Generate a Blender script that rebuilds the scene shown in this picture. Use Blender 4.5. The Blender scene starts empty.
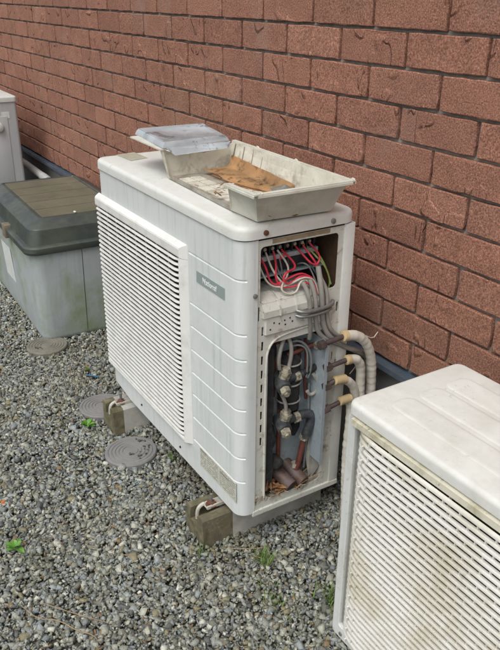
import bpy, bmesh, math, random
import numpy as np
from mathutils import Vector, Matrix, noise
random.seed(7)
S = bpy.context.scene
C = S.collection
PI = math.pi
R = math.radians

# ------------------------------------------------------------------ camera
cam_d = bpy.data.cameras.new('camera'); cam = bpy.data.objects.new('camera', cam_d); C.objects.link(cam)
cam_d.sensor_fit = 'HORIZONTAL'; cam_d.sensor_width = 36.0; cam_d.lens = 51.557
cam_d.clip_start = 0.02; cam_d.clip_end = 500
yaw, pit, rol = -1.00758664, -0.43421415, 0.01047073
f = Vector((math.cos(pit)*math.sin(yaw), math.cos(pit)*math.cos(yaw), math.sin(pit)))
r = f.cross(Vector((0, 0, 1))).normalized(); u = r.cross(f)
r2 = math.cos(rol)*r + math.sin(rol)*u; u2 = -math.sin(rol)*r + math.cos(rol)*u
m3 = Matrix((r2, u2, -f)).transposed()
cam.matrix_world = Matrix.Translation((1.24769092, -0.76158589, 1.22798262)) @ m3.to_4x4()
S.camera = cam

# ------------------------------------------------------------------ light (bright overcast day)
SUN_EL, SUN_AZ = 58, 150            # azimuth: compass angle of the sun seen from above, clockwise from +Y
W = bpy.data.worlds.new('World'); S.world = W; W.use_nodes = True
nt = W.node_tree; bg = nt.nodes['Background']
sky = nt.nodes.new('ShaderNodeTexSky'); sky.sky_type = 'NISHITA'; sky.sun_disc = False
sky.sun_elevation = R(SUN_EL); sky.sun_rotation = R(SUN_AZ)
sky.air_density = 1.0; sky.dust_density = 4.0; sky.ozone_density = 1.0
hs = nt.nodes.new('ShaderNodeHueSaturation'); hs.inputs['Saturation'].default_value = 0.12
nt.links.new(sky.outputs[0], hs.inputs['Color']); nt.links.new(hs.outputs[0], bg.inputs['Color'])
bg.inputs['Strength'].default_value = 0.15
sd = bpy.data.lights.new('sun', 'SUN'); sun = bpy.data.objects.new('sun', sd); C.objects.link(sun)
sd.energy = 1.0; sd.angle = R(35); sd.color = (1.0, 0.97, 0.92)
sdir = Vector((math.sin(R(SUN_AZ))*math.cos(R(SUN_EL)), math.cos(R(SUN_AZ))*math.cos(R(SUN_EL)), math.sin(R(SUN_EL))))
sun.rotation_euler = sdir.to_track_quat('Z', 'Y').to_euler(); sun.location = (0, 0, 6)
S.view_settings.view_transform = 'Standard'; S.view_settings.look = 'None'
S.view_settings.exposure = 0.14; S.view_settings.gamma = 1.0

# ------------------------------------------------------------------ materials
class NT:
    def __init__(s, name):
        s.m = bpy.data.materials.new(name); s.m.use_nodes = True
        s.t = s.m.node_tree; s.b = s.t.nodes['Principled BSDF']
    def n(s, kind, **kw):
        o = s.t.nodes.new(kind)
        for k, v in kw.items():
            if k.startswith('i_'):
                key = k[2:]
                key = int(key) if key.isdigit() else key
                o.inputs[key].default_value = v
            else: setattr(o, k, v)
        return o
    def l(s, a, b): s.t.links.new(a, b)
    def coord(s, kind='Object', scale=None, rnd=False):
        c = s.n('ShaderNodeTexCoord').outputs[kind]
        if rnd:
            oi = s.n('ShaderNodeObjectInfo'); mu = s.n('ShaderNodeMath', operation='MULTIPLY'); mu.inputs[1].default_value = 37
            s.l(oi.outputs['Random'], mu.inputs[0])
            va = s.n('ShaderNodeVectorMath', operation='ADD'); s.l(c, va.inputs[0]); s.l(mu.outputs[0], va.inputs[1]); c = va.outputs[0]
        if scale:
            mp = s.n('ShaderNodeMapping'); mp.inputs['Scale'].default_value = scale; s.l(c, mp.inputs[0]); c = mp.outputs[0]
        return c
    def noise(s, vec, scale, detail=4, rough=.55, dist=0):
        n = s.n('ShaderNodeTexNoise'); n.inputs['Scale'].default_value = scale; n.inputs['Detail'].default_value = detail
        n.inputs['Roughness'].default_value = rough; n.inputs['Distortion'].default_value = dist; s.l(vec, n.inputs['Vector']); return n.outputs['Fac']
    def ramp(s, fac, stops, interp='LINEAR'):
        r = s.n('ShaderNodeValToRGB'); r.color_ramp.interpolation = interp; e = r.color_ramp.elements
        while len(e) < len(stops): e.new(.5)
        for q, (p, c) in zip(e, stops):
            q.position = p; q.color = (c, c, c, 1) if isinstance(c, (int, float)) else (*c, 1)
        s.l(fac, r.inputs[0]); return r.outputs[0]
    def mix(s, fac, a, b, mode='MIX'):
        x = s.n('ShaderNodeMix', data_type='RGBA', blend_type=mode)
        for v, i in ((fac, 0), (a, 6), (b, 7)):
            if isinstance(v, (int, float)): x.inputs[i].default_value = v
            elif isinstance(v, tuple): x.inputs[i].default_value = (*v, 1)
            else: s.l(v, x.inputs[i])
        return x.outputs[2]
    def math(s, op, a, b=None):
        x = s.n('ShaderNodeMath', operation=op)
        for v, i in ((a, 0), (b, 1)):
            if v is None: continue
            if isinstance(v, (int, float)): x.inputs[i].default_value = v
            else: s.l(v, x.inputs[i])
        return x.outputs[0]
    def bump(s, h, strength, dist=.002):
        b = s.n('ShaderNodeBump'); b.inputs['Strength'].default_value = strength; b.inputs['Distance'].default_value = dist
        s.l(h, b.inputs['Height']); s.l(b.outputs[0], s.b.inputs['Normal'])

def pmat(name, col, rough=.5, var=.12, vs=9, dirt=None, dcol=(.10, .085, .05), ds=14, dt=(.5, .75), streak=None, scol=(.25, .27, .22), metal=0, bump=.15, bs=180, rnd=False, pos=False, speck=0, spcol=(.16, .10, .05)):
    t = NT(name); c = t.n('ShaderNodeNewGeometry').outputs['Position'] if pos else t.coord('Object', rnd=rnd)
    n1 = t.noise(c, vs, 5)
    v = t.ramp(n1, [(.3, 1-var), (.7, 1+var*.35)])
    colr = t.mix(1.0, tuple(col), v, 'MULTIPLY')
    if dirt:
        d = t.noise(c, ds, 9, .68, .3)
        dm = t.math('MULTIPLY', t.ramp(d, [(dt[0], 0), (dt[1], 1)]), dirt)
        colr = t.mix(dm, colr, tuple(dcol))
    if speck:
        sp_ = t.noise(c, 85, 6, .75, .2); pa = t.noise(c, 10, 3)
        colr = t.mix(t.math('MULTIPLY', t.math('MULTIPLY', t.ramp(sp_, [(.58, 0), (.66, 1)]), t.ramp(pa, [(.42, .1), (.62, 1)])), speck), colr, tuple(spcol))
    if streak:
        sc = t.coord('Object', scale=(60, 60, 3.0)); sn = t.noise(sc, 1.0, 4, .6)
        big = t.noise(c, 5, 2)
        sm = t.math('MULTIPLY', t.math('MULTIPLY', t.ramp(sn, [(.5, 0), (.68, 1)]), t.ramp(big, [(.4, .2), (.65, 1)])), streak)
        colr = t.mix(sm, colr, tuple(scol))
    t.l(colr, t.b.inputs['Base Color'])
    rr_ = t.noise(c, 30, 4)
    t.l(t.ramp(rr_, [(.3, max(rough-.1, .05)), (.7, min(rough+.12, 1))]), t.b.inputs['Roughness'])
    t.b.inputs['Metallic'].default_value = metal
    if bump: t.bump(t.noise(c, bs, 3), bump, .0008)
    return t.m

def brick_mat():
    t = NT('fired_brick'); c = t.coord('Object', rnd=True)
    oi = t.n('ShaderNodeObjectInfo').outputs['Random']
    base = t.ramp(oi, [(0, (.27, .132, .092)), (.3, (.325, .157, .108)), (.5, (.285, .14, .098)), (.8, (.345, .172, .12)), (1, (.30, .145, .100))])
    grain = t.noise(c, 260, 4, .8)
    col = t.mix(1.0, base, t.ramp(grain, [(.36, .42), (.5, .96), (.60, 1.5), (.68, 2.0)]), 'MULTIPLY')
    blot = t.noise(c, 14, 6, .6)
    col = t.mix(1.0, col, t.ramp(blot, [(.3, .86), (.7, 1.12)]), 'MULTIPLY')
    # torn scars across the face
    sc = t.coord('Object', rnd=True, scale=(1.9, 1, .55))
    w = t.noise(sc, 9, 2, .5, .8)
    line = t.math('ABSOLUTE', t.math('SUBTRACT', w, .5))
    lm = t.ramp(line, [(0.0, 1), (.011, 0)])
    msk = t.ramp(t.noise(c, 11, 1), [(.60, 0), (.64, 1)])
    lm2 = t.math('MULTIPLY', lm, msk)
    col = t.mix(t.math('MULTIPLY', lm2, .22), col, (.14, .07, .05))
    moss = t.n('ShaderNodeNewGeometry').outputs['Position']
    mo = t.ramp(t.noise(moss, 1.6, 6, .7), [(.50, 0), (.72, 1)])
    col = t.mix(t.math('MULTIPLY', mo, .22), col, (.18, .14, .075))
    eff = t.ramp(t.noise(moss, 3.2, 7, .7), [(.58, 0), (.72, 1)])
    col = t.mix(t.math('MULTIPLY', eff, .18), col, (.42, .36, .33))
    t.l(col, t.b.inputs['Base Color']); t.b.inputs['Roughness'].default_value = .92
    t.b.inputs['Specular IOR Level'].default_value = .25
    step = t.ramp(w, [(.49, 0), (.505, 1)])
    h = t.math('ADD', t.math('MULTIPLY', grain, .35), t.math('MULTIPLY', t.math('MULTIPLY', step, msk), 1.8))
    h = t.math('ADD', h, t.math('MULTIPLY', t.noise(c, 60, 4), .5))
    t.bump(h, .8, .004)
    return t.m

def gravel_mat():
    t = NT('crushed_stone'); g = t.n('ShaderNodeNewGeometry')
    ri = g.outputs['Random Per Island']
    col = t.ramp(ri, [(0, (.20, .20, .18)), (.12, (.34, .35, .34)), (.28, (.14, .145, .15)), (.42, (.42, .42, .385)), (.55, (.25, .275, .30)), (.66, (.52, .515, .47)), (.74, (.27, .27, .235)),
                      (.84, (.30, .265, .18)), (.90, (.36, .39, .42)), (.965, (.27, .18, .11)), (.978, (.66, .65, .60)), (1, (.12, .12, .12))], 'CONSTANT')
    n = t.noise(g.outputs['Position'], 260, 4)
    col = t.mix(1.0, col, t.ramp(n, [(.3, .72), (.7, 1.2)]), 'MULTIPLY')
    big = t.noise(g.outputs['Position'], 3.5, 6, .65)
    col = t.mix(t.math('MULTIPLY', t.ramp(big, [(.50, 0), (.66, 1)]), .34), col, (.16, .16, .075))
    b2 = t.noise(g.outputs['Position'], 2.1, 5, .6, .5)
    col = t.mix(t.math('MULTIPLY', t.ramp(b2, [(.5, 0), (.7, 1)]), .22), col, (.20, .15, .085))
    col = t.mix(1.0, col, (.86, .87, .80), 'MULTIPLY')
    t.l(col, t.b.inputs['Base Color']); t.b.inputs['Roughness'].default_value = .85
    t.bump(n, .4, .001)
    return t.m

def rust_blotch(name, base, amt=.5):
    return pmat(name, base, .75, .3, 30, dirt=amt, dcol=(.16, .06, .03), ds=40, dt=(.45, .6), bump=.5, bs=120)

M = dict(
 brick=brick_mat(),
 mortar=pmat('grey_mortar', (.30, .29, .265), .95, .4, 40, bump=.9, bs=200),
 foundation=pmat('grey_foundation_render', (.22, .225, .22), .9, .3, 6, dirt=.4, dcol=(.09, .09, .08), bump=.3),
 flashing=pmat('slate_blue_flashing', (.075, .10, .135), .35, .25, 12, dirt=.5, dcol=(.12, .12, .11)),
 gravel=gravel_mat(),
 soil=pmat('dark_soil', (.07, .066, .05), .95, .5, 40, bump=.8, bs=80),
 white=pmat('white_enamel', (.69, .71, .69), .42, .07, 4, dirt=.4, dcol=(.36, .35, .28), ds=9, dt=(.50, .75), streak=.3, scol=(.40, .42, .38), bump=.04, speck=.5),
 whitetop=pmat('white_weathered_top', (.73, .74, .70), .5, .08, 7, dirt=.55, dcol=(.44, .42, .36), ds=7, dt=(.45, .75), bump=.1, bs=260, speck=.45, spcol=(.28, .26, .20)),
 panel=pmat('white_front_panel', (.70, .73, .72), .38, .06, 4, dirt=.35, dcol=(.42, .45, .41), ds=8, streak=.50, scol=(.36, .42, .41), bump=.03, speck=.25, spcol=(.35, .36, .30)),
 slat=pmat('white_plastic_slat', (.78, .78, .75), .45, .06, 12, pos=True, dirt=.4, dcol=(.35, .34, .28), ds=25, bump=.03),
 oldslat=pmat('yellowed_plastic_slat', (.80, .79, .73), .5, .08, 6, pos=True, dirt=.65, dcol=(.43, .37, .20), ds=5.5, dt=(.46, .70), bump=.05, speck=.35, spcol=(.25, .20, .10)),
 cream=pmat('cream_yellowed_trim', (.68, .65, .53), .5, .12, 9, dirt=.8, dcol=(.30, .27, .13), ds=14, dt=(.45, .65), speck=.8, spcol=(.12, .10, .05)),
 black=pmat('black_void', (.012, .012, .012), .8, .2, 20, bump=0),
 rubber=pmat('dirty_black_foam', (.022, .022, .024), .85, .4, 40, dirt=.5, dcol=(.10, .09, .075), ds=45, bump=.6),
 dirtyw=pmat('dirty_cream_steel', (.64, .64, .58), .5, .10, 12, dirt=.85, dcol=(.24, .18, .11), ds=24, dt=(.55, .70), bump=.1, speck=.9),
 grime=pmat('grimy_inner_steel', (.40, .38, .32), .7, .3, 16, dirt=.8, dcol=(.13, .09, .05), ds=20, dt=(.42, .65), bump=.2),
 galv=pmat('galvanised_steel', (.50, .58, .63), .40, .15, 30, dirt=.5, dcol=(.22, .21, .18), ds=30, dt=(.52, .68), metal=.35, bump=.03),
 brownin=pmat('rust_brown_inner_wall', (.085, .045, .022), .8, .5, 20, bump=.3),
 terminal=pmat('black_terminal_plastic', (.018, .020, .022), .5, .3, 30, bump=.05),
 strip=pmat('pale_terminal_marking', (.42, .44, .47), .5, .3, 120, bump=0),
 red=pmat('red_wire_sheath', (.74, .05, .085), .4, .15, 40, bump=0),
 whitew=pmat('white_wire_sheath', (.66, .63, .54), .5, .15, 40, bump=0),
 greenw=pmat('green_wire_sheath', (.28, .36, .12), .5, .2, 40, bump=0),
 greyw=pmat('grey_wire_sheath', (.20, .21, .21), .5, .2, 40, bump=0),
 darkw=pmat('dark_wire_sheath', (.03, .06, .05), .5, .2, 40, bump=0),
 cable=pmat('grey_vinyl_cable', (.35, .335, .30), .55, .2, 30, dirt=.5, dcol=(.17, .13, .09), ds=40),
 brass=pmat('tarnished_brass', (.52, .48, .37), .5, .3, 60, dirt=.8, dcol=(.10, .09, .07), ds=70, dt=(.48, .6), metal=.3, bump=.3),
 valve=pmat('dark_tarnished_valve', (.07, .075, .085), .5, .5, 60, dirt=.6, dcol=(.28, .26, .21), ds=55, metal=.3, bump=.3),
 copper=pmat('red_brown_copper', (.20, .065, .05), .5, .3, 50, dirt=.4, dcol=(.10, .05, .045), ds=40, metal=.2, bump=.2),
 capcopper=pmat('weathered_copper_cap', (.13, .075, .052), .6, .4, 50, dirt=.8, dcol=(.15, .125, .13), ds=30, dt=(.42, .6), metal=.15, bump=.3),
 capend=pmat('dark_rust_end', (.085, .045, .035), .8, .3, 60, bump=.4),
 rod=pmat('brown_flare_pipe', (.115, .085, .08), .5, .4, 50, metal=.3, bump=.2),
 foam=pmat('pale_pipe_insulation', (.68, .65, .57), .75, .12, 30, dirt=.4, dcol=(.42, .34, .2), ds=18, bump=.4, bs=60),
 foamend=pmat('tan_insulation_end', (.56, .43, .24), .8, .2, 30, bump=.4, bs=90),
 tray=pmat('weathered_ivory_plastic', (.66, .65, .57), .6, .12, 14, dirt=.55, dcol=(.30, .26, .18), ds=12, dt=(.48, .75), bump=.12),
 trayin=pmat('dirty_ivory_inside', (.70, .67, .57), .7, .2, 18, dirt=.7, dcol=(.24, .19, .13), ds=26, dt=(.48, .68), bump=.3),
 board=pmat('rusty_orange_board', (.74, .46, .23), .8, .35, 14, dirt=.75, dcol=(.13, .065, .035), ds=20, dt=(.52, .62), bump=.5, bs=60),
 sheet=pmat('grey_blue_plastic', (.46, .50, .53), .16, .35, 14, dirt=.8, dcol=(.12, .14, .16), ds=13, dt=(.53, .58), bump=.15, bs=30),
 leafd=pmat('dead_leaf', (.22, .13, .06), .85, .4, 60, bump=.3),
 leafg=pmat('dead_leaf_grey', (.20, .19, .16), .85, .4, 60, bump=.3),
 twig=pmat('dry_twig', (.36, .27, .16), .85, .3, 60, bump=.3),
 concrete=pmat('pale_concrete_block', (.46, .45, .41), .9, .25, 18, speck=.4, dirt=.6, dcol=(.23, .22, .17), ds=12, bump=.5, bs=160),
 mossy=pmat('mossy_brown_concrete', (.19, .165, .105), .95, .4, 22, dirt=.8, dcol=(.065, .07, .028), ds=24, dt=(.45, .62), bump=1.0, bs=160, speck=.7, spcol=(.34, .31, .24)),
 rust=pmat('rusty_bolt', (.16, .06, .035), .8, .4, 80, bump=.5),
 footm=pmat('white_foot_bracket', (.50, .49, .43), .5, .15, 30, dirt=.7, dcol=(.25, .16, .09), ds=40),
 cover=pmat('grey_drain_cover', (.235, .23, .225), .8, .15, 25, dirt=.45, dcol=(.15, .14, .12), ds=30, bump=.4, bs=140),
 coverold=pmat('mossy_drain_cover', (.21, .20, .165), .85, .3, 20, dirt=.6, dcol=(.11, .10, .06), ds=20, bump=.4, bs=140),
 boxbody=pmat('grey_green_bin_plastic', (.43, .47, .48), .5, .12, 6, dirt=.75, dcol=(.22, .28, .13), ds=4.2, dt=(.47, .66), streak=.25, scol=(.24, .28, .2), bump=.1),
 boxlid=pmat('dark_green_bin_lid', (.052, .064, .062), .38, .3, 8, dirt=.6, dcol=(.115, .125, .085), ds=6, dt=(.45, .7), bump=.1),
 boxtop=pmat('silted_lid_top', (.15, .13, .09), .8, .3, 9, dirt=.7, dcol=(.115, .12, .07), ds=6, dt=(.45, .65), bump=.4, bs=120),
 latch=pmat('brown_stained_latch', (.22, .18, .12), .6, .3, 30, bump=.2),
 paper=pmat('faded_paper_label', (.66, .69, .67), .7, .1, 30, dirt=.3, dcol=(.45, .5, .42), ds=12),
 badge=pmat('grey_green_badge', (.30, .355, .345), .4, .05, 30, bump=0),
 letter=pmat('white_lettering', (.74, .76, .76), .5, .0, 30, bump=0),
 rating=pmat('pale_rating_plate', (.56, .56, .48), .6, .15, 60, dirt=.3, dcol=(.36, .33, .22), ds=50, bump=0),
 ink=pmat('faded_ink', (.20, .20, .18), .7, .2, 60, bump=0),
 patch=pmat('tan_faded_sticker', (.42, .40, .31), .8, .2, 30, dirt=.5, dcol=(.26, .24, .17), ds=40),
 leftw=pmat('light_grey_casing', (.50, .52, .53), .45, .08, 6, dirt=.3, dcol=(.33, .34, .31), ds=5, streak=.15, bump=.05),
 leftlid=pmat('ivory_grey_lid', (.62, .63, .60), .45, .08, 6, dirt=.3, dcol=(.4, .4, .36), ds=8),
 green=pmat('fresh_green_leaf', (.12, .29, .04), .45, .25, 60, bump=.2),
 grassm=pmat('young_grass_blade', (.14, .22, .05), .6, .3, 60, bump=.1),
 screw=pmat('steel_screw', (.30, .30, .29), .4, .3, 80, metal=.6, bump=.1),
 pvc=pmat('grey_white_pvc', (.52, .52, .50), .5, .15, 12, dirt=.4, dcol=(.25, .24, .2), ds=14),
 patchstain=pmat('tan_stained_strip', (.34, .27, .17), .7, .4, 40, dirt=.6, dcol=(.18, .12, .07), ds=50),
 hole=pmat('dark_slot', (.02, .018, .015), .9, .1, 20, bump=0),
 bluet=pmat('blue_plastic_scrap', (.05, .20, .38), .4, .1, 20, bump=0),
)

# ------------------------------------------------------------------ geometry helpers
class B:
    def __init__(s): s.bm = bmesh.new()
    def box(s, x0, x1, y0, y1, z0, z1, bev=0, seg=2, rot=None, piv=None):
        b = bmesh.new(); bmesh.ops.create_cube(b, size=1)
        for v in b.verts: v.co = Vector(((x0+x1)/2+v.co.x*(x1-x0), (y0+y1)/2+v.co.y*(y1-y0), (z0+z1)/2+v.co.z*(z1-z0)))
        if bev: bmesh.ops.bevel(b, geom=list(b.edges), offset=bev, segments=seg, affect='EDGES', profile=.5)
        if rot is not None: bmesh.ops.rotate(b, cent=Vector(piv) if piv else Vector(((x0+x1)/2, (y0+y1)/2, (z0+z1)/2)), matrix=rot, verts=b.verts)
        s.add(b); return s
    def add(s, b):
        me = bpy.data.meshes.new('t'); b.to_mesh(me); b.free(); s.bm.from_mesh(me); bpy.data.meshes.remove(me)
    def face(s, pts):
        return s.bm.faces.new([s.bm.verts.new(p) for p in pts])
    def prism(s, pts, off):
        n = len(pts); off = Vector(off)
        a = [s.bm.verts.new(Vector(p)) for p in pts]; b = [s.bm.verts.new(Vector(p)+off) for p in pts]
        s.bm.faces.new(a); s.bm.faces.new(b[::-1])
        for i in range(n): s.bm.faces.new([a[i], b[i], b[(i+1) % n], a[(i+1) % n]])
        return s
    def loft(s, rings, cap=True):
        vs = [[s.bm.verts.new(p) for p in rg] for rg in rings]
        for a, b in zip(vs, vs[1:]):
            n = len(a)
            for i in range(n): s.bm.faces.new([a[i], a[(i+1) % n], b[(i+1) % n], b[i]])
        if cap: s.bm.faces.new(vs[0][::-1]); s.bm.faces.new(vs[-1])
        return s
    def tube(s, pts, rad, n=10, smooth=0, cap=True):
        pts = [Vector(p) for p in pts]
        rads = list(rad) if isinstance(rad, (list, tuple)) else [rad]*len(pts)
        for _ in range(smooth):                      # corner cutting
            q = [pts[0]]; rr_ = [rads[0]]
            for a, b, ra, rb in zip(pts, pts[1:], rads, rads[1:]):
                q += [a.lerp(b, .25), a.lerp(b, .75)]; rr_ += [ra*.75+rb*.25, ra*.25+rb*.75]
            q.append(pts[-1]); rr_.append(rads[-1]); pts, rads = q, rr_
        rings = []; up = None
        for i, p in enumerate(pts):
            d = (pts[min(i+1, len(pts)-1)]-pts[max(i-1, 0)]).normalized()
            if up is None: up = d.orthogonal().normalized()
            up = (up-d*up.dot(d)).normalized(); w = d.cross(up)
            rings.append([p+(up*math.cos(2*PI*k/n)+w*math.sin(2*PI*k/n))*rads[i] for k in range(n)])
        return s.loft(rings, cap)
    def obj(s, name, mat, parent=None, smooth=None, bev=0):
        bmesh.ops.recalc_face_normals(s.bm, faces=s.bm.faces)
        me = bpy.data.meshes.new(name); s.bm.to_mesh(me); s.bm.free()
        return link(name, me, mat, parent, smooth)

def link(name, me, mat, parent=None, smooth=None):
    me.materials.clear(); me.materials.append(M[mat] if isinstance(mat, str) else mat)
    if smooth is not None:
        me.shade_smooth() if hasattr(me, 'shade_smooth') else None
        if smooth < 180:
            try: me.set_sharp_from_angle(angle=R(smooth))
            except Exception: pass
    o = bpy.data.objects.new(name, me); C.objects.link(o)
    if parent is not None: adopt(o, parent)
    return o
def world_loc(o):
    v = o.location.copy()
    while o.parent: o = o.parent; v += o.location
    return v
def adopt(o, parent):
    o.parent = parent; o.location = o.location - world_loc(parent)
def thing(name, label, cat, loc, group=None):
    o = bpy.data.objects.new(name, None); C.objects.link(o); o.location = loc; o.empty_display_size = .05
    return tag(o, label, cat, group)
def tag(o, label=None, cat=None, group=None, kind=None):
    for k, v in (('label', label), ('category', cat), ('group', group), ('kind', kind)):
        if v: o[k] = v
    return o
def copy_part(o, parent, dloc=(0, 0, 0)):
    c = o.copy(); C.objects.link(c); c.parent = parent; c.location = o.location + Vector(dloc); return c
def rr(x0, x1, y0, y1, rad, z, n=6):
    p = []
    for cx, cy, a0 in ((x1-rad, y0+rad, -90), (x1-rad, y1-rad, 0), (x0+rad, y1-rad, 90), (x0+rad, y0+rad, 180)):
        for k in range(n+1):
            a = R(a0+90*k/n); p.append(Vector((cx+rad*math.cos(a), cy+rad*math.sin(a), z)))
    return p
def slab(x0, x1, y0, y1, z0, z1, rad, rnd, top_n=4):
    """flat lid with a rolled upper edge"""
    rings = [rr(x0, x1, y0, y1, rad, z0)]
    for k in range(top_n+1):
        a = PI/2*k/top_n; i = rnd*(1-math.cos(a)); rings.append(rr(x0+i, x1-i, y0+i, y1-i, max(rad-i, .002), z1-rnd+rnd*math.sin(a)))
    return rings
def plate2d(outer, holes, thick, bevel=0.0):
    """flat sheet with holes, filled polygon in local XY, thickness along local -Z"""
    cu = bpy.data.curves.new('tmp', 'CURVE'); cu.dimensions = '2D'; cu.fill_mode = 'BOTH'; cu.extrude = thick/2; cu.bevel_depth = bevel; cu.bevel_resolution = 1
    for poly in [outer]+holes:
        sp = cu.splines.new('POLY'); sp.points.add(len(poly)-1); sp.use_cyclic_u = True
        for q, (a, b) in zip(sp.points, poly): q.co = (a, b, 0, 1)
    ob = bpy.data.objects.new('tmp', cu); C.objects.link(ob)
    dg = bpy.context.evaluated_depsgraph_get(); me = bpy.data.meshes.new_from_object(ob.evaluated_get(dg))
    bpy.data.objects.remove(ob); bpy.data.curves.remove(cu)
    return me
def rect2(a0, a1, b0, b1, rad=0, n=5):
    if rad <= 0: return [(a0, b0), (a1, b0), (a1, b1), (a0, b1)]
    return [(v.x, v.y) for v in rr(a0, a1, b0, b1, rad, 0, n)]
MYZ = Matrix(((0, 0, 1, 0), (1, 0, 0, 0), (0, 1, 0, 0), (0, 0, 0, 1)))   # local x->Y, y->Z, z->X
def plate_yz(name, outer, holes, x, thick, mat, parent, bevel=0):
    me = plate2d(outer, holes, thick, bevel); me.transform(Matrix.Translation((x-thick/2, 0, 0)) @ MYZ)
    return link(name, me, mat, parent)
def text_mesh(body, size, ext=.0006):
    cu = bpy.data.curves.new('tmp', 'FONT'); cu.body = body; cu.size = size; cu.extrude = ext; cu.align_x = 'LEFT'; cu.offset = size*.018
    cu.space_character = 1.02
    ob = bpy.data.objects.new('tmp', cu); C.objects.link(ob)
    dg = bpy.context.evaluated_depsgraph_get(); me = bpy.data.meshes.new_from_object(ob.evaluated_get(dg))
    bpy.data.objects.remove(ob); bpy.data.curves.remove(cu); return me
MXZ = Matrix(((1, 0, 0, 0), (0, 0, -1, 0), (0, 1, 0, 0), (0, 0, 0, 1)))   # local x->X, y->Z, facing -Y

GZ = -.112        # ground level
# ================================================================== SETTING
b = B(); b.box(-9, 5, -6, 3, GZ-.5, GZ-.014)
ground = tag(b.obj('ground', 'soil'), kind='structure')

covers = [(-.565, -.062, .083, 'cover'), (-.875, -.035, .083, 'cover'), (-1.445, -.055, .083, 'coverold')]
def gravel():
    rng = np.random.default_rng(3)
    ph = (1+5**.5)/2
    ico = np.array([(-1, ph, 0), (1, ph, 0), (-1, -ph, 0), (1, -ph, 0), (0, -1, ph), (0, 1, ph), (0, -1, -ph), (0, 1, -ph), (ph, 0, -1), (ph, 0, 1), (-ph, 0, -1), (-ph, 0, 1)], float); ico /= np.linalg.norm(ico[0])
    fc = np.array([(0, 11, 5), (0, 5, 1), (0, 1, 7), (0, 7, 10), (0, 10, 11), (1, 5, 9), (5, 11, 4), (11, 10, 2), (10, 7, 6), (7, 1, 8), (3, 9, 4), (3, 4, 2), (3, 2, 6), (3, 6, 8), (3, 8, 9), (4, 9, 5), (2, 4, 11), (6, 2, 10), (8, 6, 7), (9, 8, 1)])
    NV = 40
    cube = np.array([(-1, -1, -1), (1, -1, -1), (1, 1, -1), (-1, 1, -1), (-1, -1, 1), (1, -1, 1), (1, 1, 1), (-1, 1, 1)], float)*.72
    fc = np.array([(0, 2, 1), (0, 3, 2), (4, 5, 6), (4, 6, 7), (0, 1, 5), (0, 5, 4), (1, 2, 6), (1, 6, 5), (2, 3, 7), (2, 7, 6), (3, 0, 4), (3, 4, 7)])
    var = cube[None]*(1+rng.uniform(-.42, .30, (NV, 8, 1))) + rng.uniform(-.20, .20, (NV, 8, 3))
    # dense near field, thinner far left and outside the frame
    def field(n, x0, x1, y0, y1): return np.c_[rng.uniform(x0, x1, n), rng.uniform(y0, y1, n)]
    P = np.concatenate([field(84000, -1.3, .75, -.85, .5), field(38000, -3.0, -1.3, -.6, .5), field(14000, -4.6, -3.0, -.4, .5), field(15000, .75, 1.6, -.9, .5), field(15000, -1.3, 1.4, -1.5, -.85)])
    keep = np.ones(len(P), bool)
    for cx, cy, cr, _ in covers: keep &= (P[:, 0]-cx)**2+(P[:, 1]-cy)**2 > (cr+.002)**2
    keep &= ~((P[:, 0] > -2.38) & (P[:, 0] < -1.53) & (P[:, 1] > 0) & (P[:, 1] < .36))
    P = P[keep]; n = len(P)
    s = rng.lognormal(math.log(.0054), .38, n).clip(.0026, .013)
    sc = np.c_[s*rng.uniform(.85, 1.35, n), s*rng.uniform(.7, 1.0, n), s*rng.uniform(.30, .70, n)]
    q = rng.normal(size=(n, 4)); q[:, 1:3] *= .42; q /= np.linalg.norm(q, axis=1)[:, None]
    w, x, y, z = q.T
    Rm = np.stack([np.stack([1-2*(y*y+z*z), 2*(x*y-z*w), 2*(x*z+y*w)], -1), np.stack([2*(x*y+z*w), 1-2*(x*x+z*z), 2*(y*z-x*w)], -1), np.stack([2*(x*z-y*w), 2*(y*z+x*w), 1-2*(x*x+y*y)], -1)], 1)
    V = var[rng.integers(0, NV, n)]*sc[:, None, :]
    V = np.einsum('nij,nkj->nki', Rm, V)
    hz = GZ-.010+rng.uniform(0, .012, n)+.004*np.sin(P[:, 0]*7+P[:, 1]*3)*np.sin(P[:, 1]*9)
    V += np.c_[P, hz][:, None, :]
    F = (fc[None]+np.arange(n)[:, None, None]*8).reshape(-1, 3)
    me = bpy.data.meshes.new('gravel'); me.vertices.add(n*8); me.vertices.foreach_set('co', V.reshape(-1).astype(np.float32))
    me.loops.add(F.size); me.loops.foreach_set('vertex_index', F.reshape(-1).astype(np.int32))
    me.polygons.add(len(F)); me.polygons.foreach_set('loop_start', np.arange(0, F.size, 3, dtype=np.int32))
    me.update(calc_edges=True); me.validate()
    return tag(link('gravel', me, 'gravel'), 'loose grey crushed stone gravel covering the ground', 'gravel', kind='stuff')
gravel()

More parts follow.
